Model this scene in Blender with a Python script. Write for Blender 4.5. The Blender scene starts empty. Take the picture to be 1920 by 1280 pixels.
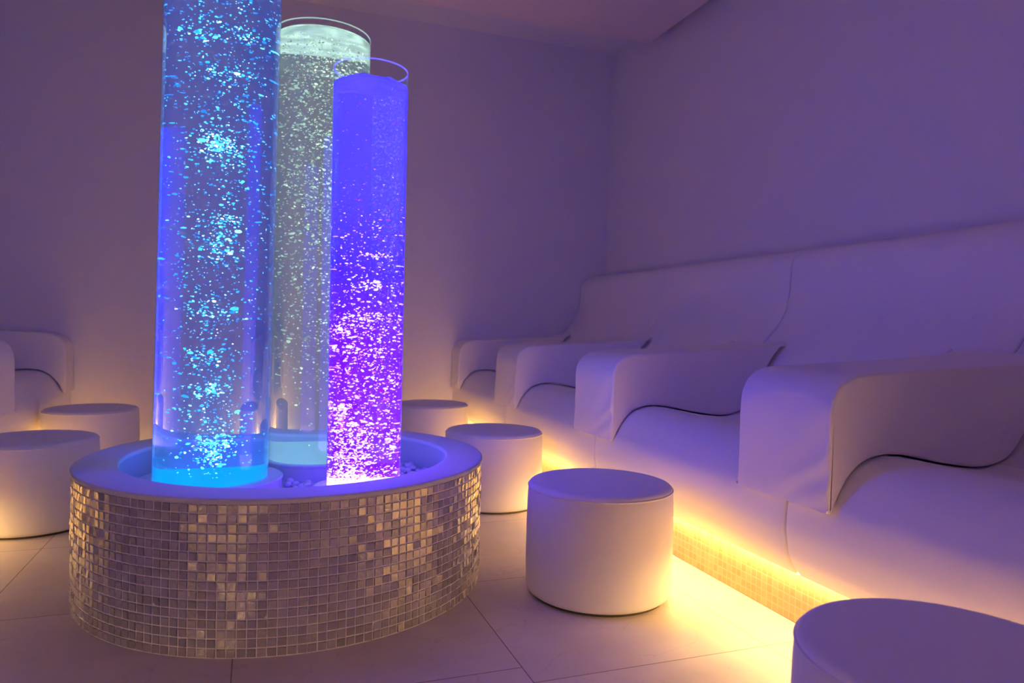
import bpy, bmesh, math, random
import numpy as np
from mathutils import Vector, Matrix, noise

random.seed(7)
rng = np.random.default_rng(11)
S = bpy.context.scene
COL = S.collection
PI = math.pi

# ------------------------------------------------------------------ place
FLOOR_Z = 0.0
WALL_R, WALL_L, WALL_B, WALL_F = 3.145, -2.785, 6.10, -0.95   # room faces (m)
CEIL = 3.62
MIRROR = 0.36                      # left bench: x -> MIRROR - x
YAW = math.radians(19.846)
RIGHT = Vector((math.cos(YAW), -math.sin(YAW), 0))   # picture-right in the room
AWAY = Vector((math.sin(YAW), math.cos(YAW), 0))

# ------------------------------------------------------------------ materials
def lin(c):
    return tuple((x/12.92 if x <= .04045 else ((x+.055)/1.055)**2.4) for x in c)

def new_mat(name):
    m = bpy.data.materials.new(name); m.use_nodes = True
    nt = m.node_tree; nt.nodes.clear()
    return m, nt, nt.nodes, nt.links

def principled(name, color, rough=.5, bump=0.0, bump_scale=60.0, mottling=0.0, mott_scale=3.0, coat=0.0, spec=.5):
    m, nt, N, L = new_mat(name)
    out = N.new('ShaderNodeOutputMaterial'); p = N.new('ShaderNodeBsdfPrincipled')
    L.new(p.outputs[0], out.inputs[0])
    p.inputs['Base Color'].default_value = (*color, 1); p.inputs['Roughness'].default_value = rough
    p.inputs['Coat Weight'].default_value = coat
    p.inputs['Specular IOR Level'].default_value = spec
    tc = N.new('ShaderNodeTexCoord')
    if mottling > 0:
        n = N.new('ShaderNodeTexNoise'); n.inputs['Scale'].default_value = mott_scale; n.inputs['Detail'].default_value = 6
        L.new(tc.outputs['Object'], n.inputs['Vector'])
        r = N.new('ShaderNodeValToRGB')
        r.color_ramp.elements[0].position = .3; r.color_ramp.elements[1].position = .7
        r.color_ramp.elements[0].color = (*[c*(1-mottling) for c in color], 1)
        r.color_ramp.elements[1].color = (*[min(1, c*(1+mottling)) for c in color], 1)
        L.new(n.outputs['Fac'], r.inputs[0]); L.new(r.outputs[0], p.inputs['Base Color'])
    if bump > 0:
        n = N.new('ShaderNodeTexNoise'); n.inputs['Scale'].default_value = bump_scale; n.inputs['Detail'].default_value = 4
        L.new(tc.outputs['Object'], n.inputs['Vector'])
        b = N.new('ShaderNodeBump'); b.inputs['Strength'].default_value = bump; b.inputs['Distance'].default_value = .002
        L.new(n.outputs['Fac'], b.inputs['Height']); L.new(b.outputs[0], p.inputs['Normal'])
    return m

def emitter(name, color, strength, sample=True):
    m, nt, N, L = new_mat(name)
    out = N.new('ShaderNodeOutputMaterial'); e = N.new('ShaderNodeEmission')
    e.inputs[0].default_value = (*color, 1); e.inputs[1].default_value = strength
    L.new(e.outputs[0], out.inputs[0])
    if not sample: m.cycles.emission_sampling = 'NONE'
    return m

M = {}
M['plaster'] = principled('plaster', (.80, .79, .80), .85, .25, 90)
M['ceiling'] = principled('ceiling_paint', (.80, .68, .66), .9, .15, 70)
M['fabric'] = principled('white_leatherette', (.85, .82, .79), .55, .12, 220, spec=.3)
M['fabric_top'] = principled('white_leatherette_top', (.85, .82, .79), .5, .12, 220, spec=.35)
M['rim'] = principled('rim_plaster', (.74, .74, .74), .7, .35, 140)
M['basin'] = principled('basin_coat', (.55, .57, .62), .5, .2, 60)
M['collar'] = principled('collar_plate', (.62, .64, .70), .35)
M['grout'] = principled('grout', (.85, .82, .80), .9, .3, 200)
M['dark'] = principled('dark_glide', (.05, .045, .04), .6)
M['pebble'] = principled('pebble', (.7, .7, .7), .45, .2, 40)
M['led'] = emitter('led_warm', (1.0, .60, .18), 86.0)
M['fill_front'] = emitter('warm_fill_front', (1.0, .64, .26), 190.0)  # stronger warm fill, added out of view

# floor: square stone tiles with thin dark joints
def floor_mat():
    m, nt, N, L = new_mat('stone_floor')
    out = N.new('ShaderNodeOutputMaterial'); p = N.new('ShaderNodeBsdfPrincipled'); L.new(p.outputs[0], out.inputs[0])
    geo = N.new('ShaderNodeNewGeometry'); sep = N.new('ShaderNodeSeparateXYZ'); L.new(geo.outputs['Position'], sep.inputs[0])
    def math_(op, a, b=None, c=None):
        n = N.new('ShaderNodeMath'); n.operation = op
        for i, v in enumerate((a, b, c)):
            if v is None: continue
            if hasattr(v, 'is_linked'): L.new(v, n.inputs[i])
            else: n.inputs[i].default_value = v
        return n.outputs[0]
    P = .8035
    gx = math_('DIVIDE', math_('SUBTRACT', sep.outputs[0], .753), P)
    col = math_('FLOOR', gx)
    off = math_('MULTIPLY', math_('LESS_THAN', col, -.5), .095)
    gy = math_('DIVIDE', math_('SUBTRACT', math_('SUBTRACT', sep.outputs[1], 1.838), off), P)
    row = math_('FLOOR', gy)
    def edge(g):
        f = math_('FRACT', g); return math_('MINIMUM', f, math_('SUBTRACT', 1.0, f))
    e = math_('MINIMUM', edge(gx), edge(gy))
    joint = math_('LESS_THAN', e, .0022)
    # mottled stone, each tile a slightly different tone
    comb = N.new('ShaderNodeCombineXYZ'); L.new(col, comb.inputs[0]); L.new(row, comb.inputs[1])
    wn = N.new('ShaderNodeTexWhiteNoise'); wn.noise_dimensions = '3D'; L.new(comb.outputs[0], wn.inputs['Vector'])
    add = N.new('ShaderNodeVectorMath'); add.operation = 'MULTIPLY_ADD'
    L.new(wn.outputs['Color'], add.inputs[0]); add.inputs[1].default_value = (9, 9, 9); L.new(geo.outputs['Position'], add.inputs[2])
    n1 = N.new('ShaderNodeTexNoise'); n1.inputs['Scale'].default_value = 3.2; n1.inputs['Detail'].default_value = 8; n1.inputs['Distortion'].default_value = .6
    L.new(add.outputs[0], n1.inputs['Vector'])
    r = N.new('ShaderNodeValToRGB'); r.color_ramp.elements[0].position = .3; r.color_ramp.elements[1].position = .72
    r.color_ramp.elements[0].color = (.62, .54, .48, 1); r.color_ramp.elements[1].color = (.74, .66, .60, 1)
    L.new(n1.outputs['Fac'], r.inputs[0])
    # thin darker veins
    n2 = N.new('ShaderNodeTexNoise'); n2.inputs['Scale'].default_value = 2.0; n2.inputs['Detail'].default_value = 10; n2.inputs['Distortion'].default_value = 1.5
    L.new(add.outputs[0], n2.inputs['Vector'])
    vein = math_('LESS_THAN', math_('ABSOLUTE', math_('SUBTRACT', n2.outputs['Fac'], .5)), .004)
    mv = N.new('ShaderNodeMix'); mv.data_type = 'RGBA'; L.new(math_('MULTIPLY', vein, .22), mv.inputs[0])
    L.new(r.outputs[0], mv.inputs[6]); mv.inputs[7].default_value = (.38, .28, .22, 1)
    mj = N.new('ShaderNodeMix'); mj.data_type = 'RGBA'; L.new(joint, mj.inputs[0])
    L.new(mv.outputs[2], mj.inputs[6]); mj.inputs[7].default_value = (.20, .15, .13, 1)
    L.new(mj.outputs[2], p.inputs['Base Color'])
    p.inputs['Roughness'].default_value = .42
    b = N.new('ShaderNodeBump'); b.inputs['Strength'].default_value = .25; b.inputs['Distance'].default_value = .003
    h = math_('SUBTRACT', math_('MULTIPLY', n1.outputs['Fac'], .5), joint)
    L.new(h, b.inputs['Height']); L.new(b.outputs[0], p.inputs['Normal'])
    return m
M['floor'] = floor_mat()

# plinth: small cream mosaic
def plinth_mat():
    m, nt, N, L = new_mat('plinth_mosaic')
    out = N.new('ShaderNodeOutputMaterial'); p = N.new('ShaderNodeBsdfPrincipled'); L.new(p.outputs[0], out.inputs[0])
    geo = N.new('ShaderNodeNewGeometry'); sep = N.new('ShaderNodeSeparateXYZ'); L.new(geo.outputs['Position'], sep.inputs[0])
    cb = N.new('ShaderNodeCombineXYZ'); L.new(sep.outputs[1], cb.inputs[0]); L.new(sep.outputs[2], cb.inputs[1])
    br = N.new('ShaderNodeTexBrick'); br.offset = 0; br.squash = 1
    br.inputs['Scale'].default_value = 1; br.inputs['Brick Width'].default_value = .0292; br.inputs['Row Height'].default_value = .0292
    br.inputs['Mortar Size'].default_value = .0022; br.inputs['Mortar Smooth'].default_value = .2
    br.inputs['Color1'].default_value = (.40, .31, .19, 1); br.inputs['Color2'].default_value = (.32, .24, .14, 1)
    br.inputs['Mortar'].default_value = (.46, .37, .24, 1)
    L.new(cb.outputs[0], br.inputs['Vector']); L.new(br.outputs['Color'], p.inputs['Base Color'])
    p.inputs['Roughness'].default_value = .3
    b = N.new('ShaderNodeBump'); b.inputs['Strength'].default_value = .4; b.inputs['Distance'].default_value = .002; b.invert = True
    L.new(br.outputs['Fac'], b.inputs['Height']); L.new(b.outputs[0], p.inputs['Normal'])
    return m
M['plinth'] = plinth_mat()

# iridescent glass mosaic, one random value per tile
def mosaic_mat():
    m, nt, N, L = new_mat('pearl_mosaic')
    out = N.new('ShaderNodeOutputMaterial'); p = N.new('ShaderNodeBsdfPrincipled'); L.new(p.outputs[0], out.inputs[0])
    at = N.new('ShaderNodeAttribute'); at.attribute_name = 'tile_rand'
    r = N.new('ShaderNodeValToRGB'); r.color_ramp.elements[0].color = (.40, .385, .36, 1); r.color_ramp.elements[1].color = (.56, .54, .51, 1)
    L.new(at.outputs['Fac'], r.inputs[0]); L.new(r.outputs[0], p.inputs['Base Color'])
    p.inputs['Roughness'].default_value = .11
    p.inputs['Metallic'].default_value = .35
    p.inputs['Coat Weight'].default_value = 1.0; p.inputs['Coat Roughness'].default_value = .04
    p.inputs['Thin Film IOR'].default_value = 1.45
    ml = N.new('ShaderNodeMath'); ml.operation = 'MULTIPLY_ADD'; ml.inputs[1].default_value = 330; ml.inputs[2].default_value = 260
    tc = N.new('ShaderNodeTexCoord')
    nz = N.new('ShaderNodeTexNoise'); nz.inputs['Scale'].default_value = 70; nz.inputs['Detail'].default_value = 3
    L.new(tc.outputs['Object'], nz.inputs['Vector'])
    mx = N.new('ShaderNodeMath'); mx.operation = 'MULTIPLY_ADD'; mx.inputs[1].default_value = .7
    L.new(nz.outputs['Fac'], mx.inputs[0]); L.new(at.outputs['Fac'], mx.inputs[2])
    L.new(mx.outputs[0], ml.inputs[0]); L.new(ml.outputs[0], p.inputs['Thin Film Thickness'])
    n = N.new('ShaderNodeTexNoise'); n.inputs['Scale'].default_value = 130; n.inputs['Detail'].default_value = 3
    L.new(tc.outputs['Object'], n.inputs['Vector'])
    b = N.new('ShaderNodeBump'); b.inputs['Strength'].default_value = .55; b.inputs['Distance'].default_value = .003
    L.new(n.outputs['Fac'], b.inputs['Height']); L.new(b.outputs[0], p.inputs['Normal']); L.new(b.outputs[0], p.inputs['Coat Normal'])
    return m
M['mosaic'] = mosaic_mat()

# clear acrylic, thin wall: clear straight through, mirror-like at grazing angles
def acrylic_mat(name, tint, edge_glow, glow):
    m, nt, N, L = new_mat(name)
    out = N.new('ShaderNodeOutputMaterial')
    tr = N.new('ShaderNodeBsdfTransparent'); tr.inputs[0].default_value = (*tint, 1)
    gl = N.new('ShaderNodeBsdfGlossy'); gl.inputs['Roughness'].default_value = .03
    lw = N.new('ShaderNodeLayerWeight'); lw.inputs['Blend'].default_value = .5      # Schlick, the same from both sides of the sheet
    pw = N.new('ShaderNodeMath'); pw.operation = 'POWER'; pw.inputs[1].default_value = 5; L.new(lw.outputs['Facing'], pw.inputs[0])
    fr = N.new('ShaderNodeMath'); fr.operation = 'MULTIPLY_ADD'; fr.inputs[1].default_value = .9; fr.inputs[2].default_value = .025; L.new(pw.outputs[0], fr.inputs[0])
    mx = N.new('ShaderNodeMixShader'); L.new(fr.outputs[0], mx.inputs[0]); L.new(tr.outputs[0], mx.inputs[1]); L.new(gl.outputs[0], mx.inputs[2])
    last = mx.outputs[0]
    if glow > 0:        # light piped up the acrylic wall, put in as emission
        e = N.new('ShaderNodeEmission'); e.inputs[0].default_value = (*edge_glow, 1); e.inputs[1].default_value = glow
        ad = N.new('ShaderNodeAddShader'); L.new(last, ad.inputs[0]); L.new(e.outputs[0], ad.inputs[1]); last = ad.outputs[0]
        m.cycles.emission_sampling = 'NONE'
    L.new(last, out.inputs[0])
    return m

# lit water: refracting body, scattered lamp light painted on as emission, graded along the height
def water_mat(name, tint, stops, z0, z1):
    m, nt, N, L = new_mat(name)
    out = N.new('ShaderNodeOutputMaterial')
    g = N.new('ShaderNodeBsdfGlass'); g.inputs['IOR'].default_value = 1.33; g.inputs['Roughness'].default_value = 0.0
    g.inputs[0].default_value = (*tint, 1)
    tc = N.new('ShaderNodeTexCoord'); sp = N.new('ShaderNodeSeparateXYZ'); L.new(tc.outputs['Object'], sp.inputs[0])
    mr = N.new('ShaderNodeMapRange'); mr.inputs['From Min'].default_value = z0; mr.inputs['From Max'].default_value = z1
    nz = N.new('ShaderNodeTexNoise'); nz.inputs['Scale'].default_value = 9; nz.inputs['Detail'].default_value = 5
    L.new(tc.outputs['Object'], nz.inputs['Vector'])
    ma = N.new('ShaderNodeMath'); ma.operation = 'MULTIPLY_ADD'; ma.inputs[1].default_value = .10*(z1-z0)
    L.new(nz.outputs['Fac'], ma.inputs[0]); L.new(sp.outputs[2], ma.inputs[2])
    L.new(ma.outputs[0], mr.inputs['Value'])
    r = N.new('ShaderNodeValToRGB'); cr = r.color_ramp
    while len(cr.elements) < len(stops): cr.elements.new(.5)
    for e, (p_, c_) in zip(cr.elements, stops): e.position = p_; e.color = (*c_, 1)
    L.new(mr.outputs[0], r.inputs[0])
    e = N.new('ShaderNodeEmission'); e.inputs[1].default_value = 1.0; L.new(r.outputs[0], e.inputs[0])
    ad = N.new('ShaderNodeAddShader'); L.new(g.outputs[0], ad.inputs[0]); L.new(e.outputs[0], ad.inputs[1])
    L.new(ad.outputs[0], out.inputs[0])
    return m

def bubble_mat(name, stops, strength):  # lamp light scattered by the bubbles, painted as their own emission
    m, nt, N, L = new_mat(name)
    out = N.new('ShaderNodeOutputMaterial')
    at = N.new('ShaderNodeAttribute'); at.attribute_name = 'glow'
    r = N.new('ShaderNodeValToRGB'); cr = r.color_ramp
    while len(cr.elements) < len(stops): cr.elements.new(.5)
    for e, (p_, c_) in zip(cr.elements, stops): e.position = p_; e.color = (*c_, 1)
    L.new(at.outputs['Fac'], r.inputs[0])
    e = N.new('ShaderNodeEmission'); L.new(r.outputs[0], e.inputs[0]); e.inputs[1].default_value = strength
    L.new(e.outputs[0], out.inputs[0])
    m.cycles.emission_sampling = 'NONE'
    return m

def foam_mat(name, base, glow, strength):  # tube light caught in the foam, painted in as emission
    m, nt, N, L = new_mat(name)
    out = N.new('ShaderNodeOutputMaterial'); p = N.new('ShaderNodeBsdfPrincipled'); L.new(p.outputs[0], out.inputs[0])
    tc = N.new('ShaderNodeTexCoord'); n = N.new('ShaderNodeTexNoise'); n.inputs['Scale'].default_value = 16; n.inputs['Detail'].default_value = 8
    L.new(tc.outputs['Object'], n.inputs['Vector'])
    r = N.new('ShaderNodeValToRGB'); r.color_ramp.elements[0].position = .38; r.color_ramp.elements[1].position = .66
    r.color_ramp.elements[0].color = (*[g*.55 for g in glow], 1); r.color_ramp.elements[1].color = (*[min(1, g*1.35) for g in glow], 1)
    L.new(n.outputs['Fac'], r.inputs[0])
    p.inputs['Base Color'].default_value = (*base, 1); p.inputs['Roughness'].default_value = .7
    L.new(r.outputs[0], p.inputs['Emission Color']); p.inputs['Emission Strength'].default_value = strength
    m.cycles.emission_sampling = 'NONE'
    return m

# ------------------------------------------------------------------ object helpers
def link(name, me, mat, parent=None):
    o = bpy.data.objects.new(name, me); COL.objects.link(o)
    if mat: me.materials.append(mat)
    if parent: o.parent = parent
    return o

def mesh_from_bm(name, bm, mat, parent=None, sharp=40, loc=None):
    bmesh.ops.recalc_face_normals(bm, faces=bm.faces[:])
    me = bpy.data.meshes.new(name); bm.to_mesh(me); bm.free()
    for p in me.polygons: p.use_smooth = True
    me.set_sharp_from_angle(angle=math.radians(sharp))
    o = link(name, me, mat, parent)
    if loc: o.location = loc
    return o

def thing(name, label, cat, loc=(0, 0, 0), group=None):
    o = bpy.data.objects.new(name, None); COL.objects.link(o); o.location = loc
    o.empty_display_size = .1
    o['label'] = label; o['category'] = cat
    if group: o['group'] = group
    return o

def box_bm(x0, x1, y0, y1, z0, z1, bevel=0.0, seg=2):
    bm = bmesh.new()
    bmesh.ops.create_cube(bm, size=1)
    bmesh.ops.scale(bm, vec=(x1-x0, y1-y0, z1-z0), verts=bm.verts)
    bmesh.ops.translate(bm, vec=((x0+x1)/2, (y0+y1)/2, (z0+z1)/2), verts=bm.verts)
    if bevel: bmesh.ops.bevel(bm, geom=bm.edges[:], offset=bevel, segments=seg, profile=.5, affect='EDGES')
    return bm

def structure(name, bm, mat):
    o = mesh_from_bm(name, bm, mat); o['kind'] = 'structure'; return o

def lathe_bm(profile, n=128, closed=False):
    """revolve (r, z) pairs about z; pairs with r == 0 become poles"""
    bm = bmesh.new(); rings = []
    for r, z in profile:
        if r <= 1e-6: rings.append([bm.verts.new((0, 0, z))])
        else: rings.append([bm.verts.new((r*math.cos(2*PI*i/n), r*math.sin(2*PI*i/n), z)) for i in range(n)])
    pairs = list(zip(rings, rings[1:]))
    if closed: pairs.append((rings[-1], rings[0]))
    for a, b in pairs:
        for i in range(n):
            j = (i+1) % n
            if len(a) == 1 and len(b) == 1: continue
            if len(a) == 1: bm.faces.new((a[0], b[i], b[j]))
            elif len(b) == 1: bm.faces.new((a[i], a[j], b[0]))
            else: bm.faces.new((a[i], a[j], b[j], b[i]))
    return bm

def torus_bm(R, r, z, n=128, k=10):
    return lathe_bm([(R+r*math.cos(2*PI*i/k), z+r*math.sin(2*PI*i/k)) for i in range(k)], n, closed=True)

def spline(pts, per=6):
    """Catmull-Rom through the points (open)"""
    P = [np.array(p, float) for p in pts]; P = [2*P[0]-P[1]]+P+[2*P[-1]-P[-2]]
    out = []
    for i in range(1, len(P)-2):
        a, b, c, d = P[i-1:i+3]
        for k in range(per):
            t = k/per
            out.append(.5*((2*b)+(c-a)*t+(2*a-5*b+4*c-d)*t*t+(3*b-a-3*c+d)*t**3))
    out.append(P[-2])
    return [tuple(p) for p in out]

def prism(name, poly, y0, y1, mat, parent, inset=.014, mirror=False, sections=None, displace=None, ends=(True, True)):
    """loft of a closed (x, z) outline along y with softly rounded ends"""
    poly = np.array(poly, float)
    area = .5*np.sum(poly[:, 0]*np.roll(poly[:, 1], -1)-np.roll(poly[:, 0], -1)*poly[:, 1])
    if area < 0: poly = poly[::-1]
    t = np.roll(poly, -1, 0)-np.roll(poly, 1, 0)
    nrm = np.stack([t[:, 1], -t[:, 0]], 1); nrm /= np.maximum(np.linalg.norm(nrm, axis=1, keepdims=True), 1e-9)
    K = 4; ys = []
    for k in range(K+1):
        a = k/K*PI/2
        ys.append((y0+inset*(1-math.sin(a)) if False else y0+inset*(1-math.cos(a)), inset*(1-math.sin(a)) if ends[0] else 0))
    for s in (sections or []):
        if y0+inset < s < y1-inset: ys.append((s, 0))
    for k in range(K, -1, -1):
        a = k/K*PI/2
        ys.append((y1-inset*(1-math.cos(a)), inset*(1-math.sin(a)) if ends[1] else 0))
    bm = bmesh.new(); rings = []
    for y, ins in ys:
        ring = []
        q = poly-nrm*ins
        for x, z in q:
            if displace: x, z = displace(x, y, z)
            ring.append(bm.verts.new((MIRROR-x if mirror else x, y, z)))
        rings.append(ring)
    n = len(poly)
    for a, b in zip(rings, rings[1:]):
        for i in range(n):
            j = (i+1) % n; bm.faces.new((a[i], a[j], b[j], b[i]))
    # end caps: each outline closed on its own vertices, so the flat side keeps a clean edge
    for ring in (rings[0], rings[-1]):
        vs = [bm.verts.new(v.co) for v in ring]
        f = bm.faces.new(vs)
        bmesh.ops.triangulate(bm, faces=[f], ngon_method='EAR_CLIP')
    return mesh_from_bm(name, bm, mat, parent, sharp=28)

# ------------------------------------------------------------------ the room
structure('floor', box_bm(WALL_L-.15, WALL_R+.15, WALL_F-.15, WALL_B+.15, -.12, 0), M['floor'])
structure('ceiling', box_bm(WALL_L-.15, WALL_R+.15, WALL_F-.15, WALL_B+.15, CEIL, CEIL+.12), M['plaster'])
structure('wall_right', box_bm(WALL_R, WALL_R+.15, WALL_F-.15, WALL_B+.15, 0, CEIL), M['plaster'])
structure('wall_left', box_bm(WALL_L-.15, WALL_L, WALL_F-.15, WALL_B+.15, 0, CEIL), M['plaster'])
structure('wall_back', box_bm(WALL_L, WALL_R, WALL_B, WALL_B+.15, 0, CEIL), M['plaster'])
structure('wall_front', box_bm(WALL_L, WALL_R, WALL_F-.15, WALL_F, 0, CEIL), M['plaster'])
structure('ceiling_lowered', box_bm(MIRROR-3.05, 3.05, -.3, 5.265, 3.40, CEIL), M['ceiling'])

# ------------------------------------------------------------------ benches
SEAT_FRONT = [(1.715, .198), (1.690, .227), (1.668, .265), (1.655, .321), (1.650, .375), (1.657, .454), (1.681, .505), (1.715, .556),
              (1.759, .596), (1.814, .616), (1.875, .622), (1.955, .614), (2.088, .588), (2.208, .570), (2.290, .565), (2.368, .577)]
BACK_FRONT = [(2.368, .577), (2.419, .600), (2.463, .642), (2.510, .705), (2.560, .785), (2.610, .862), (2.668, .920), (2.735, .990), (2.790, 1.055),
              (2.835, 1.13), (2.860, 1.21), (2.866, 1.29), (2.868, 1.36), (2.880, 1.42), (2.915, 1.468), (2.965, 1.490)]
seat_poly = spline(SEAT_FRONT, 5) + [(2.368, .176), (1.81, .176), (1.805, .212), (1.738, .212), (1.732, .203)]
back_poly = spline([(x+.003, z) for x, z in BACK_FRONT], 5) + [(WALL_R-.004, 1.492), (WALL_R-.004, .176), (2.371, .176)]
ARM_TOP = [(1.650, .458), (1.634, .459), (1.632, .464), (1.633, .52), (1.636, .60), (1.637, .68), (1.638, .745), (1.643, .79), (1.655, .825), (1.679, .852), (1.718, .873),
           (1.766, .882), (1.90, .889), (2.04, .897), (2.25, .907), (2.452, .920), (2.60, .936), (2.672, .947)]
GAP = .007
under = spline([p for p in SEAT_FRONT if p[1] >= .454 or p[0] > 1.7][1:] if False else SEAT_FRONT[5:]+BACK_FRONT[1:6]+[(2.630, .884), (2.668, .930)], 4)
ut = np.array(under); tt = np.gradient(ut, axis=0); nn = np.stack([-tt[:, 1], tt[:, 0]], 1); nn /= np.linalg.norm(nn, axis=1, keepdims=True)
under = [tuple(p+q*(GAP+.015*min(1, max(0, (p[1]-.68)/.12)))) for p, q in zip(ut, nn)]
arm_poly = spline(ARM_TOP, 4) + [(x, z) for x, z in under[::-1] if z < .938 and x > 1.652]

def folds(yn):
    def f(x, y, z):
        d = max(0.0, y-yn)                    # from the near edge of the arm
        if x < 1.70 and .455 < z < .80:
            a = math.exp(-(d/.13)**2)*min(1, (.80-z)/.15)*min(1, (z-.455)/.03)
            w = math.sin((z+.75*d)/.022+1.2*math.sin(z*23))
            x += .0042*a*w*(1 if d > .012 else d/.012)
            x += .003*math.sin(y*17+z*9)*min(1, (z-.455)/.1)
        return x, z
    return f

def make_arm(y0, y1, parent, mirror, ends=(True, True)):
    secs = list(np.linspace(y0+.02, y1-.02, 30))
    return prism('armrest', arm_poly, y0, y1, M['fabric'], parent, inset=.010, mirror=mirror, sections=secs, displace=folds(y0), ends=ends)

def button(x, y, z, parent, mirror):
    bm = bmesh.new(); bmesh.ops.create_uvsphere(bm, u_segments=20, v_segments=10, radius=.013)
    bmesh.ops.scale(bm, vec=(.55, 1, 1), verts=bm.verts)
    o = mesh_from_bm('button', bm, M['fabric'], parent, loc=(MIRROR-x if mirror else x, y, z))
    return o

def lounge_seat(y0, y1, label, arm, mirror, group):
    base = ((MIRROR-2.0) if mirror else 2.0, (y0+y1)/2, .176)
    t = thing('lounge_seat', label, 'lounge seat', (0, 0, 0), group)
    secs = list(np.linspace(y0+.05, y1-.05, 5))
    prism('seat_cushion', seat_poly, y0+.002, y1-.002, M['fabric'], t, inset=.014, mirror=mirror, sections=secs)
    prism('backrest', back_poly, y0+.002, y1-.002, M['fabric'], t, inset=.014, mirror=mirror, sections=secs)
    yc = (y0+y1)/2
    for k in (-1, 0, 1): button(2.816, yc+k*.455, 1.08, t, mirror)
    make_arm(*arm, t, mirror, ends=(True, arm[1] < 6.09))
    return t

G_R = 'lounge seats along the wall beyond the stools'
lounge_seat(4.66, 6.098, 'white lounge seat in the far corner, its end armrest cut off against the back wall', (5.852, 6.097), False, G_R)
lounge_seat(3.29, 4.66, 'white lounge seat next to the corner seat, its armrest behind the stool at the basin', (4.447, 4.877), False, G_R)
lounge_seat(1.885, 3.29, 'white lounge seat behind the nearest fully seen stool, its armrest lit bright violet in front', (3.082, 3.512), False, G_R)
lounge_seat(.49, 1.885, 'white lounge seat nearest the camera with the largest armrest and a brown shadowed side', (1.682, 2.112), False, G_R)
lounge_seat(-.915, .49, 'unseen white lounge seat added next to the nearest armrest, beyond the right picture edge', (.277, .707), False, G_R)  # added past the seen row, over the strip extended for warmth
G_L = 'lounge seats along the opposite wall'
lounge_seat(4.50, 6.098, 'white lounge seat at the left picture edge, its dark side meeting the back wall', (5.852, 6.097), True, G_L)
lounge_seat(3.10, 4.50, 'white lounge seat cut by the left picture edge, only its rounded armrest front showing', (4.285, 4.715), True, G_L)

lounge_seat(-.915, 1.00, 'unseen wide white lounge seat added by the front wall, outside the left picture edge', (.55, .985), True, G_L)  # added out of view above the warm fill strip

def plinth(label, y0, y1, mirror, led='led'):
    fx = lambda a, b: (MIRROR-b, MIRROR-a) if mirror else (a, b)
    t = thing('bench_plinth', label, 'plinth')
    x0, x1 = fx(1.771, WALL_R-.003)
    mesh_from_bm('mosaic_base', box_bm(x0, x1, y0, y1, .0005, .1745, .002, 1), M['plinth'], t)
    x0, x1 = fx(1.741, 1.756)
    o = mesh_from_bm('light_strip', box_bm(x0, x1, y0+.02, y1-.02, .196, .2115), M[led], t)
    o['label'] = 'glowing warm light strip under the seats'  # also carried by the added fill strip at the front wall
    return t
plinth('low cream mosaic plinth glowing amber under the long row of white lounge seats', -.915, 6.097, False)  # near end added out of view so its strip gives more warm light
plinth('low cream mosaic plinth under the lounge seats cut by the left picture edge', 3.10, 6.097, True)
plinth('added unseen mosaic plinth with a warm fill strip by the front wall', -.915, 1.0, True, 'fill_front')  # added out of view to warm the sides facing the camera

# ------------------------------------------------------------------ tub stools
def ottoman_proto():
    r = .2766
    t = thing('tub_stool', '', 'stool', (0, 0, 0), 'round white tub stools')
    body = [(0, .010), (r-.030, .010), (r-.014, .012), (r-.006, .018), (r-.002, .032), (r+.001, .12), (r+.001, .25), (r-.001, .36), (r-.003, .392), (r-.006, .4015), (0, .4015)]
    mesh_from_bm('side_cover', lathe_bm(body, 160), M['fabric'], t, sharp=50)
    mesh_from_bm('piping', torus_bm(r-.0045, .0035, .4035, 160), M['fabric'], t)
    top = [(0, .4020), (r-.010, .4020), (r-.005, .4060), (r-.007, .4120), (r-.014, .4180), (r-.028, .4215), (r-.07, .4235), (0, .4250)]
    mesh_from_bm('seat_top', lathe_bm(top, 160), M['fabric_top'], t, sharp=60)
    mesh_from_bm('base_glide', lathe_bm([(0, 0), (r-.024, 0), (r-.024, .0095), (0, .0095)], 96), M['dark'], t)
    return t

def copy_thing(root, loc, label, rotz=0.0):
    r = root.copy(); COL.objects.link(r); r.location = loc; r.rotation_euler = (0, 0, rotz); r['label'] = label
    for ch in list(root.children):
        c = ch.copy(); COL.objects.link(c); c.parent = r
    return r

stools = [
    ((1.247, 2.426, 0), 'white tub stool standing alone in the open floor between basin and amber plinth'),
    ((1.281, 3.817, 0), 'white tub stool right behind the mosaic basin rim, touching the amber light line'),
    ((1.224, .946, 0), 'white tub stool cut off by the bottom right corner of the photo'),
    ((-.994, 3.968, 0), 'white tub stool cut by the left picture edge beside the mosaic basin'),
    ((-.990, 5.220, 0), 'white tub stool by the back wall, beside the blue tube and behind another stool'),
    ((1.248, 5.208, 0), 'white tub stool farthest back, half hidden behind the purple tube'),
]
proto = ottoman_proto()
for i, (loc, lab) in enumerate(stools):
    if i == 0: proto.location = loc; proto['label'] = lab
    else: copy_thing(proto, loc, lab, i*1.3)

# ------------------------------------------------------------------ mosaic basin
RC = Vector((.1463, 2.9584, 0)); RR, RI, RH = .754, .611, .477
BASIN_Z, BASE_Z = .335, .400
TUBES = {'blue': (-.1523, 2.9438, .2071), 'white': (.2650, 3.3011, .2071), 'violet': (.385, 2.657, .135)}
COLLAR = {'blue': .262, 'white': .232, 'violet': .185}

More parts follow.
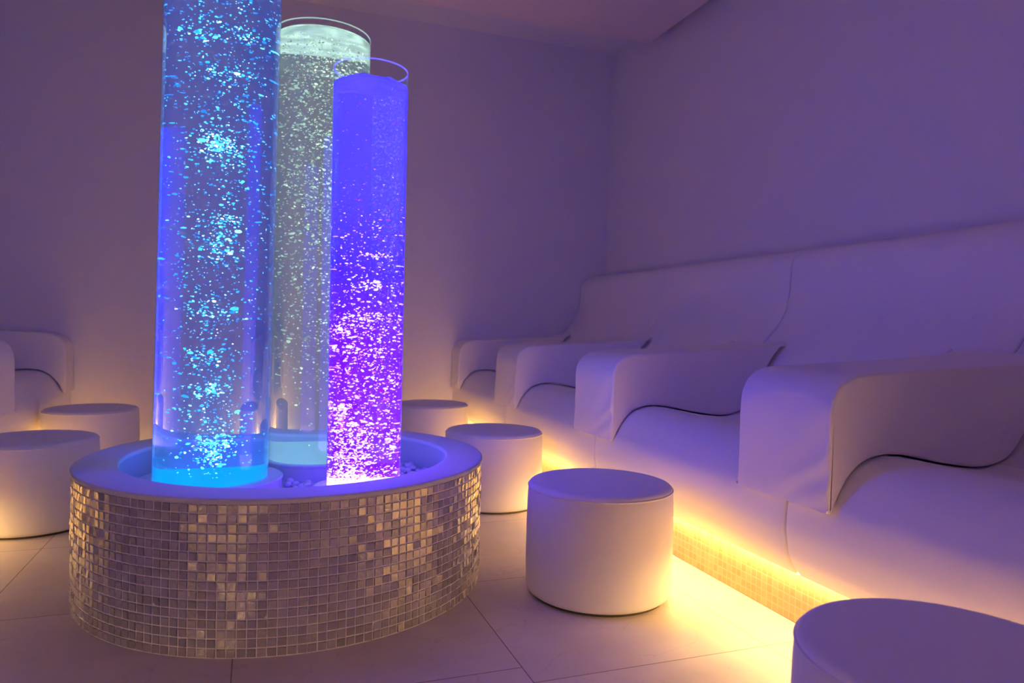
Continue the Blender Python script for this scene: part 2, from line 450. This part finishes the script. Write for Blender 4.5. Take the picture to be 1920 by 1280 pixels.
basin = thing('mosaic_basin', 'round knee-high basin clad in pearly mosaic tiles, holding the three bubble tubes', 'basin', RC)
mesh_from_bm('basin_wall', lathe_bm([(RR-.0025, .0005), (RR-.0025, .461), (RI+.004, .461), (RI+.004, .0005)], 200, closed=True), M['grout'], basin)
mesh_from_bm('basin_lining', lathe_bm([(RI+.0038, BASIN_Z), (RI+.0038, .4608), (RI+.0005, .4608), (RI+.0005, BASIN_Z)], 200, closed=True), M['basin'], basin)
mesh_from_bm('basin_floor', lathe_bm([(0, BASIN_Z-.02), (RI, BASIN_Z-.02), (RI, BASIN_Z), (0, BASIN_Z)], 160), M['basin'], basin)
rim = [(RI, .4612), (RR+.002, .4612), (RR+.0045, .4640), (RR+.0045, .4725), (RR+.002, .4765), (RR-.004, RH), (RI+.006, RH), (RI+.001, .4750), (RI-.001, .4710)]
mesh_from_bm('rim', lathe_bm(rim, 220, closed=True), M['rim'], basin, sharp=60)
# tiles: one mesh, each tile a small raised, slightly tilted chip
def tiles():
    rows, cols = 16, 162
    V, F, A = [], [], []
    ph = (.461-.003)/rows; pa = 2*PI/cols; g = .0032
    for i in range(rows):
        for k in range(cols):
            a0, a1 = k*pa+g/2/RR, (k+1)*pa-g/2/RR; z0, z1 = .002+i*ph+g/2, .002+(i+1)*ph-g/2
            j = rng.normal(0, .0005, 4); ta = rng.normal(0, .0010); tz = rng.normal(0, .0008)
            b = len(V)
            for (a, z, s, t_) in ((a0, z0, -1, -1), (a1, z0, 1, -1), (a1, z1, 1, 1), (a0, z1, -1, 1)):
                a_ = a+j[0]*.4/RR; z_ = z+j[1]*.3
                V.append(((RR-.0026)*math.cos(a_), (RR-.0026)*math.sin(a_), z_))
            for (a, z, s, t_) in ((a0, z0, -1, -1), (a1, z0, 1, -1), (a1, z1, 1, 1), (a0, z1, -1, 1)):
                a_ = a+j[0]*.4/RR-s*.0016/RR; z_ = z+j[1]*.3-t_*.0016
                r_ = RR+.0008+s*ta+t_*tz
                V.append((r_*math.cos(a_), r_*math.sin(a_), z_))
            F += [(b+4, b+5, b+6, b+7), (b, b+1, b+5, b+4), (b+1, b+2, b+6, b+5), (b+2, b+3, b+7, b+6), (b+3, b, b+4, b+7)]
            A += [rng.random()]*5
    me = bpy.data.meshes.new('mosaic_tiles'); me.from_pydata(V, [], F)
    at = me.attributes.new('tile_rand', 'FLOAT', 'FACE'); at.data.foreach_set('value', np.array(A, dtype=np.float32))
    me.update()
    return link('mosaic_tiles', me, M['mosaic'], basin)
tiles()
for k, (tx, ty, tr) in TUBES.items():
    c = COLLAR[k]
    prof = [(0, BASIN_Z+.0005), (c-.004, BASIN_Z+.0005), (c-.004, BASE_Z-.012), (c, BASE_Z-.010), (c, BASE_Z-.003), (c-.003, BASE_Z), (0, BASE_Z)]
    mesh_from_bm('tube_collar', lathe_bm(prof, 120), M['collar'], basin, sharp=40, loc=(tx-RC.x, ty-RC.y, 0))

# pebbles lying in the basin
def pebbles():
    bm = bmesh.new(); n = 0; tries = 0; pts = []
    while n < 330 and tries < 9000:
        tries += 1
        a = random.uniform(0, 2*PI); rad = RI*math.sqrt(random.random())*.97
        x, y = RC.x+rad*math.cos(a), RC.y+rad*math.sin(a); s = random.uniform(.010, .020)
        if any(math.hypot(x-tx, y-ty) < COLLAR[k]+s for k, (tx, ty, _) in TUBES.items()): continue
        if rad > RI-s-.004: continue
        # a heap on the side away from the tubes, a sparse scatter elsewhere
        heap = 1.6*math.exp(-((x-.66)**2+(y-3.13)**2)/.012)+.5*math.exp(-((x-.60)**2+(y-2.95)**2)/.01)
        if random.random() > .22+heap: continue
        layer = .020*min(heap, 1.5)*random.random()
        m = Matrix.Translation((x, y, BASIN_Z+s*.62+layer)) @ Matrix.Rotation(random.uniform(0, 6), 4, 'Z') @ Matrix.Rotation(random.uniform(-.4, .4), 4, 'X') @ Matrix.Diagonal((s, s*random.uniform(.7, 1), s*random.uniform(.5, .8), 1))
        r = bmesh.ops.create_icosphere(bm, subdivisions=2, radius=1, matrix=m)
        n += 1
    o = mesh_from_bm('pebbles', bm, M['pebble'], None, sharp=80)
    o['kind'] = 'stuff'; o['label'] = 'small white pebbles lying in the blue-lit basin around the tubes'; o['category'] = 'pebbles'
pebbles()

# ------------------------------------------------------------------ bubble tubes
ico = bmesh.new(); bmesh.ops.create_icosphere(ico, subdivisions=1, radius=1); ico.verts.ensure_lookup_table()
ICO_V = np.array([v.co[:] for v in ico.verts]); ICO_F = np.array([[v.index for v in f.verts] for f in ico.faces]); ico.free()

def rot_mats(n, tilt):
    """random rotation about z after a small random tilt"""
    az = rng.uniform(0, 2*PI, n); tx = rng.normal(0, tilt, n); ty = rng.normal(0, tilt, n)
    cz, sz = np.cos(az), np.sin(az); Rz = np.zeros((n, 3, 3)); Rz[:, 0, 0] = cz; Rz[:, 0, 1] = -sz; Rz[:, 1, 0] = sz; Rz[:, 1, 1] = cz; Rz[:, 2, 2] = 1
    c, s = np.cos(tx), np.sin(tx); Rx = np.zeros((n, 3, 3)); Rx[:, 0, 0] = 1; Rx[:, 1, 1] = c; Rx[:, 1, 2] = -s; Rx[:, 2, 1] = s; Rx[:, 2, 2] = c
    c, s = np.cos(ty), np.sin(ty); Ry = np.zeros((n, 3, 3)); Ry[:, 1, 1] = 1; Ry[:, 0, 0] = c; Ry[:, 0, 2] = s; Ry[:, 2, 0] = -s; Ry[:, 2, 2] = c
    return Ry @ Rx @ Rz

def bubbles(name, C, sz, flat, tilt, glow, mat, parent):
    """C (n,3) in (picture-right, away, up) metres from the tube foot"""
    n = len(C)
    lump = 1+.28*np.sin(ICO_V[None]*rng.uniform(1.5, 4, (n, 1, 3))+rng.uniform(0, 6, (n, 1, 3))).sum(-1, keepdims=True)/1.7
    V = ICO_V[None]*lump*np.stack([sz, sz*rng.uniform(.6, 1, n), sz*flat], 1)[:, None]
    V = np.einsum('nij,nkj->nki', rot_mats(n, tilt), V)
    B = np.array([RIGHT[:], AWAY[:], (0, 0, 1)])
    P = C @ B
    V = V+P[:, None]
    F = ICO_F[None]+(np.arange(n)*len(ICO_V))[:, None, None]
    me = bpy.data.meshes.new(name)
    V = V.reshape(-1, 3).astype(np.float32); F = F.reshape(-1, 3)
    me.vertices.add(len(V)); me.vertices.foreach_set('co', V.ravel())
    me.loops.add(F.size); me.loops.foreach_set('vertex_index', F.ravel().astype(np.int32))
    me.polygons.add(len(F)); me.polygons.foreach_set('loop_start', (np.arange(len(F))*3).astype(np.int32))
    me.polygons.foreach_set('loop_total', np.full(len(F), 3, np.int32))
    at = me.attributes.new('glow', 'FLOAT', 'POINT')
    at.data.foreach_set('value', np.repeat(np.clip(glow, 0, 1), len(ICO_V)).astype(np.float32))
    me.update(calc_edges=True)
    for p in me.polygons: p.use_smooth = True
    o = link(name, me, mat, parent); o['kind'] = 'stuff'
    return o

def keep_in(C, R):
    rad = np.hypot(C[:, 0], C[:, 1]); k = np.minimum(1, R*.93/np.maximum(rad, 1e-6))
    C = C.copy(); C[:, 0] *= k; C[:, 1] *= k; return C

def clump(cx, cd, cz, n, sx, sz_):
    return np.stack([rng.normal(cx, sx, n), rng.normal(cd, sx, n), rng.normal(cz, sz_, n)], 1)

def tube(kind, label, height, level, tint, stops, shell_glow, glow_amt, puck_h, puck_mat, tilt=0.0):
    x, y, R = TUBES[kind]
    t = thing('bubble_tube', label, 'bubble tube', (x, y, BASE_Z+.0005), 'bubble tubes in the basin')
    t.rotation_mode = 'AXIS_ANGLE'; t.rotation_axis_angle = (tilt, AWAY.x, AWAY.y, 0)
    H = height-BASE_Z; Wl = level-BASE_Z
    shell = acrylic_mat(kind+'_acrylic', (.97, .98, .985), shell_glow, 0)
    mesh_from_bm('clear_tube', lathe_bm([(R, 0), (R, H-.004)], 160), shell, t, sharp=60)
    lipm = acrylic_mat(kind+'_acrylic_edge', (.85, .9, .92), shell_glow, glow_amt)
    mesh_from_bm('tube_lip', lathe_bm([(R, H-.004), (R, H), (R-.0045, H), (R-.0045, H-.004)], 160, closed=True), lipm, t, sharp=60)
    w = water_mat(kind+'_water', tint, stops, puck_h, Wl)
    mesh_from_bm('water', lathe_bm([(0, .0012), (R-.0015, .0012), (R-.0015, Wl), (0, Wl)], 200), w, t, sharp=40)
    pk = mesh_from_bm('lamp_base', lathe_bm([(0, .002), (R-.006, .002), (R-.006, puck_h), (R-.014, puck_h+.004), (0, puck_h+.004)], 120), puck_mat, t, sharp=40)
    return t, R, Wl

# --- blue
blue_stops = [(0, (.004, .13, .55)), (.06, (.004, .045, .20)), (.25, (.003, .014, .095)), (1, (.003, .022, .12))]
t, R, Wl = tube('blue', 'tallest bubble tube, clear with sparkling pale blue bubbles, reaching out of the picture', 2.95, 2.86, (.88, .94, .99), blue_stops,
                (.1, .4, 1), .4, .012, emitter('blue_lamp', (.0, .30, 1.0), 1.25), .0121)
n = 3200; z = rng.beta(1.25, 1.0, n)*(Wl-.02)+.015
wid = .035+.10*np.clip(z/1.5, 0, 1)
cx = .005*np.sin(z*5)-.022*np.exp(-((z-.45)/.35)**2)+.01
C = np.stack([rng.normal(0, 1, n)*wid+cx, rng.normal(0, 1, n)*wid*1.0, z], 1)
s = np.exp(rng.normal(math.log(.0026), .40, n)); g = np.clip(rng.beta(1.6, 2.0, n)*np.where(np.abs(C[:, 0]-cx) < .05, 1.15, .8), 0, 1)
parts = [(C, s, g)]
m_ = 420; zz = rng.uniform(.02, Wl-.03, m_); aa = rng.uniform(0, 2*PI, m_); rr = R*rng.uniform(.7, .93, m_)
parts.append((np.stack([rr*np.cos(aa), rr*np.sin(aa), zz], 1), np.exp(rng.normal(math.log(.0028), .4, m_)), rng.beta(1.3, 3, m_)))
for (cx_, cz_, nn_, sx_, sz_, k_) in ((.0, .10, 90, .022, .022, 1), (.012, .145, 40, .02, .012, 1), (.005, .17, 170, .05, .075, .9), (-.012, .335, 70, .022, .016, .95), (-.03, .47, 45, .025, .018, .8), (-.02, .63, 60, .03, .018, .85),
        (.0, .865, 60, .022, .03, .95), (.018, .98, 50, .03, .012, 1), (.01, .93, 60, .04, .03, .8), (-.002, 1.27, 110, .022, .025, 1), (.0, 1.235, 130, .04, .035, .95), (.02, 1.52, 50, .05, .02, .8), (.05, 1.68, 50, .03, .015, .85), (-.05, 1.66, 40, .03, .012, .7), (.05, 1.82, 40, .02, .02, .6)):
    parts.append((clump(cx_, 0, cz_, nn_, sx_, sz_), np.exp(rng.normal(math.log(.0032), .42, nn_)), np.clip(rng.normal(.72*k_, .2, nn_), 0, 1)))
C = keep_in(np.concatenate([p[0] for p in parts]), R); C[:, 2] = np.clip(C[:, 2], .016, Wl-.02)
bubbles('bubbles', C, np.concatenate([p[1] for p in parts]), .62, .45, np.concatenate([p[2] for p in parts]),
        bubble_mat('blue_bubbles', [(0, (.01, .09, .62)), (.4, (.02, .32, 1)), (.75, (.12, .72, 1)), (1, (.75, 1, 1))], 2.4), t)

# --- white
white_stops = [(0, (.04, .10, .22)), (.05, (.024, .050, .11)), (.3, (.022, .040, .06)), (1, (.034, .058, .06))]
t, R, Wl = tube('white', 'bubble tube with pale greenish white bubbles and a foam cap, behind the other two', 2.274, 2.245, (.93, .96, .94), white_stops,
                (.45, .75, .62), .30, .047, emitter('white_lamp', (.17, .38, .62), 1.0))
n = 4200; z = (rng.beta(1.9, 1.0, n))*(Wl-.08)+.06
a = rng.uniform(0, 2*PI, n); r_ = R*.93*np.sqrt(rng.random(n))
C = np.stack([r_*np.cos(a), r_*np.sin(a), z], 1)
C[:, 0] += np.where(rng.random(n) < .4, rng.normal(.05, .03, n), 0)
s = np.exp(rng.normal(math.log(.0029), .42, n)); g = rng.beta(1.3, 2.2, n)*np.clip(.55+.4*C[:, 0]/R+.25, .4, 1.1)
parts = [(C, s, g)]
for (cx_, cz_, nn_, sx_, sz_, k_) in ((.06, .55, 60, .03, .05, .9), (.05, .75, 50, .03, .03, .9), (.05, 1.0, 60, .03, .05, .9), (.07, 1.25, 50, .03, .02, .8), (-.02, 1.15, 60, .04, .05, .7), (.03, 1.4, 70, .05, .03, .7), (.0, 1.72, 40, .03, .02, .7), (.07, 1.7, 40, .03, .02, .7)):
    parts.append((clump(cx_, 0, cz_, nn_, sx_, sz_), np.exp(rng.normal(math.log(.0032), .4, nn_)), np.clip(rng.normal(.6*k_, .2, nn_), 0, 1)))
C = keep_in(np.concatenate([p[0] for p in parts]), R); C[:, 2] = np.clip(C[:, 2], .055, Wl-.03)
bubbles('bubbles', C, np.concatenate([p[1] for p in parts]), .62, .45, np.concatenate([p[2] for p in parts]),
        bubble_mat('white_bubbles', [(0, (.10, .15, .15)), (.35, (.28, .42, .34)), (.7, (.62, .85, .62)), (1, (1, 1, .88))], 1.5), t)

def foam(R, z, h, amp, mat, parent, n=72, m=26):
    bm = bmesh.new(); top = []; bot = []
    for i in range(m+1):
        rr = (R-.003)*i/m
        ring_t, ring_b = [], []
        for k in range(n):
            a = 2*PI*k/n; p = Vector((rr*math.cos(a), rr*math.sin(a), 0))
            q = noise.fractal(p*26+Vector((3, 7, z)), 1.0, 2.0, 4)
            q2 = noise.fractal(p*20+Vector((13, 2, z)), 1.0, 2.0, 4)
            ring_t.append(bm.verts.new((p.x, p.y, z+amp*q))); ring_b.append(bm.verts.new((p.x, p.y, z-h+.8*amp*q2)))
        top.append(ring_t); bot.append(ring_b)
    for R_ in (top, bot):
        for a, b in zip(R_, R_[1:]):
            for k in range(n): bm.faces.new((a[k], a[(k+1) % n], b[(k+1) % n], b[k]))
    for k in range(n): bm.faces.new((top[-1][k], top[-1][(k+1) % n], bot[-1][(k+1) % n], bot[-1][k]))
    bmesh.ops.remove_doubles(bm, verts=bm.verts[:], dist=1e-6)
    return mesh_from_bm('foam', bm, mat, parent, sharp=180)
foam(R, Wl-.006, .018, .006, foam_mat('white_foam', (.6, .7, .65), (.46, .70, .56), .85), t)

# --- violet
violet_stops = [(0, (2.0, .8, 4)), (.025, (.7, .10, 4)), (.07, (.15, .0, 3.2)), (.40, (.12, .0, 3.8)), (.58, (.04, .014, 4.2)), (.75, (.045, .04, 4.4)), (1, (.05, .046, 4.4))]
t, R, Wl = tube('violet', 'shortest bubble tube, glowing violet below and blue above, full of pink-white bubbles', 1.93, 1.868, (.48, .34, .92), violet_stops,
                (.08, .07, 1.0), .9, .012, emitter('violet_lamp', (1.0, .8, 1.0), 7.0))
n = 2700; z = np.where(rng.random(n) < .86, rng.beta(1.0, 1.7, n)*1.05+.01, rng.uniform(.9, Wl-.03, n))
a = rng.uniform(0, 2*PI, n); r_ = R*.93*np.sqrt(rng.random(n))
C = np.stack([r_*np.cos(a), r_*np.sin(a), z], 1)
hi = np.clip((z-.75)/.45, 0, 1)
s = np.exp(rng.normal(math.log(.0028), .42, n))*(1-.45*hi); g = np.clip(rng.beta(2.2, 1.2, n)-.55*hi, 0, 1)
parts = [(C, s, g)]
for (cx_, cz_, nn_, sx_, sz_, k_) in ((-.045, .06, 260, .03, .04, 1), (-.04, .15, 200, .03, .04, 1), (-.02, .03, 240, .04, .015, 1), (-.07, .29, 80, .02, .014, .9), (-.05, .22, 70, .03, .02, .9), (-.075, .58, 90, .03, .012, .9), (0, .62, 70, .05, .01, .95), (-.03, .50, 50, .04, .01, .9), (.02, .40, 40, .05, .01, .9),
        (0, .74, 40, .04, .006, 1), (.03, .85, 30, .03, .006, .9), (.05, .18, 60, .05, .03, .8)):
    parts.append((clump(cx_, 0, cz_, nn_, sx_, sz_), np.exp(rng.normal(math.log(.0032), .4, nn_)), np.clip(rng.normal(.8*k_, .15, nn_), 0, 1)))
C = keep_in(np.concatenate([p[0] for p in parts]), R); C[:, 2] = np.clip(C[:, 2], .016, Wl-.02)
bubbles('bubbles', C, np.concatenate([p[1] for p in parts]), .55, .35, np.concatenate([p[2] for p in parts]),
        bubble_mat('violet_bubbles', [(0, (.05, .004, .30)), (.3, (.16, .004, .45)), (.48, (.45, .22, .7)), (.68, (.9, .72, 1)), (1, (1, .95, 1))], 4.5), t)
m_ = 1500; zz = np.where(rng.random(m_) < .55, rng.normal(.78, .28, m_), rng.uniform(.5, Wl-.04, m_)); zz = np.clip(zz, .3, Wl-.03)
uu = np.where(rng.random(m_) < .6, rng.normal(.085, .014, m_), rng.uniform(-.11, .11, m_)); dd = rng.uniform(-.09, .09, m_)
C = keep_in(np.stack([uu, dd, zz], 1), R)
bubbles('fine_bubbles', C, np.exp(rng.normal(math.log(.0017), .3, m_)), .9, .4, rng.random(m_),
        bubble_mat('violet_fine', [(0, (.05, .05, .9)), (.5, (.10, .11, 1)), (1, (.42, .48, 1))], 1.7), t)
foam(R, Wl+.003, .010, .010, foam_mat('violet_foam', (.2, .2, .6), (.10, .085, 1.0), .95), t)

# ------------------------------------------------------------------ camera
F_PX, PITCH, ROLL = 1331.58, .0197, .0233
cam = bpy.data.cameras.new('camera'); cam.sensor_width = 36; cam.lens = 36*F_PX/1920
cam.clip_start = .05; cam.clip_end = 60
co = bpy.data.objects.new('camera', cam); COL.objects.link(co)
fwd = AWAY*math.cos(PITCH)-Vector((0, 0, 1))*math.sin(PITCH)
up = Vector((0, 0, 1))*math.cos(PITCH)+AWAY*math.sin(PITCH)
rt = RIGHT.copy()
r2 = rt*math.cos(ROLL)+up*math.sin(ROLL); u2 = -rt*math.sin(ROLL)+up*math.cos(ROLL)
mw = Matrix((r2, u2, -fwd)).transposed().to_4x4(); mw.translation = (0, 0, 1.0)
co.matrix_world = mw
cam.dof.use_dof = True; cam.dof.focus_distance = 2.55; cam.dof.aperture_fstop = 2.8
S.camera = co

# ------------------------------------------------------------------ world + colour
w = bpy.data.worlds.new('world'); S.world = w; w.use_nodes = True
w.node_tree.nodes['Background'].inputs[0].default_value = (0, 0, 0, 1)
S.view_settings.view_transform = 'Standard'; S.view_settings.look = 'None'
S.view_settings.exposure = 0.12; S.view_settings.gamma = 1.0; S.view_settings.use_curve_mapping = False
S.cycles.use_denoising = True; S.cycles.use_adaptive_sampling = True; S.cycles.adaptive_threshold = .06
S.cycles.max_bounces = 10; S.cycles.diffuse_bounces = 6; S.cycles.glossy_bounces = 4; S.cycles.transmission_bounces = 10; S.cycles.transparent_max_bounces = 16
S.cycles.sample_clamp_indirect = 6.0
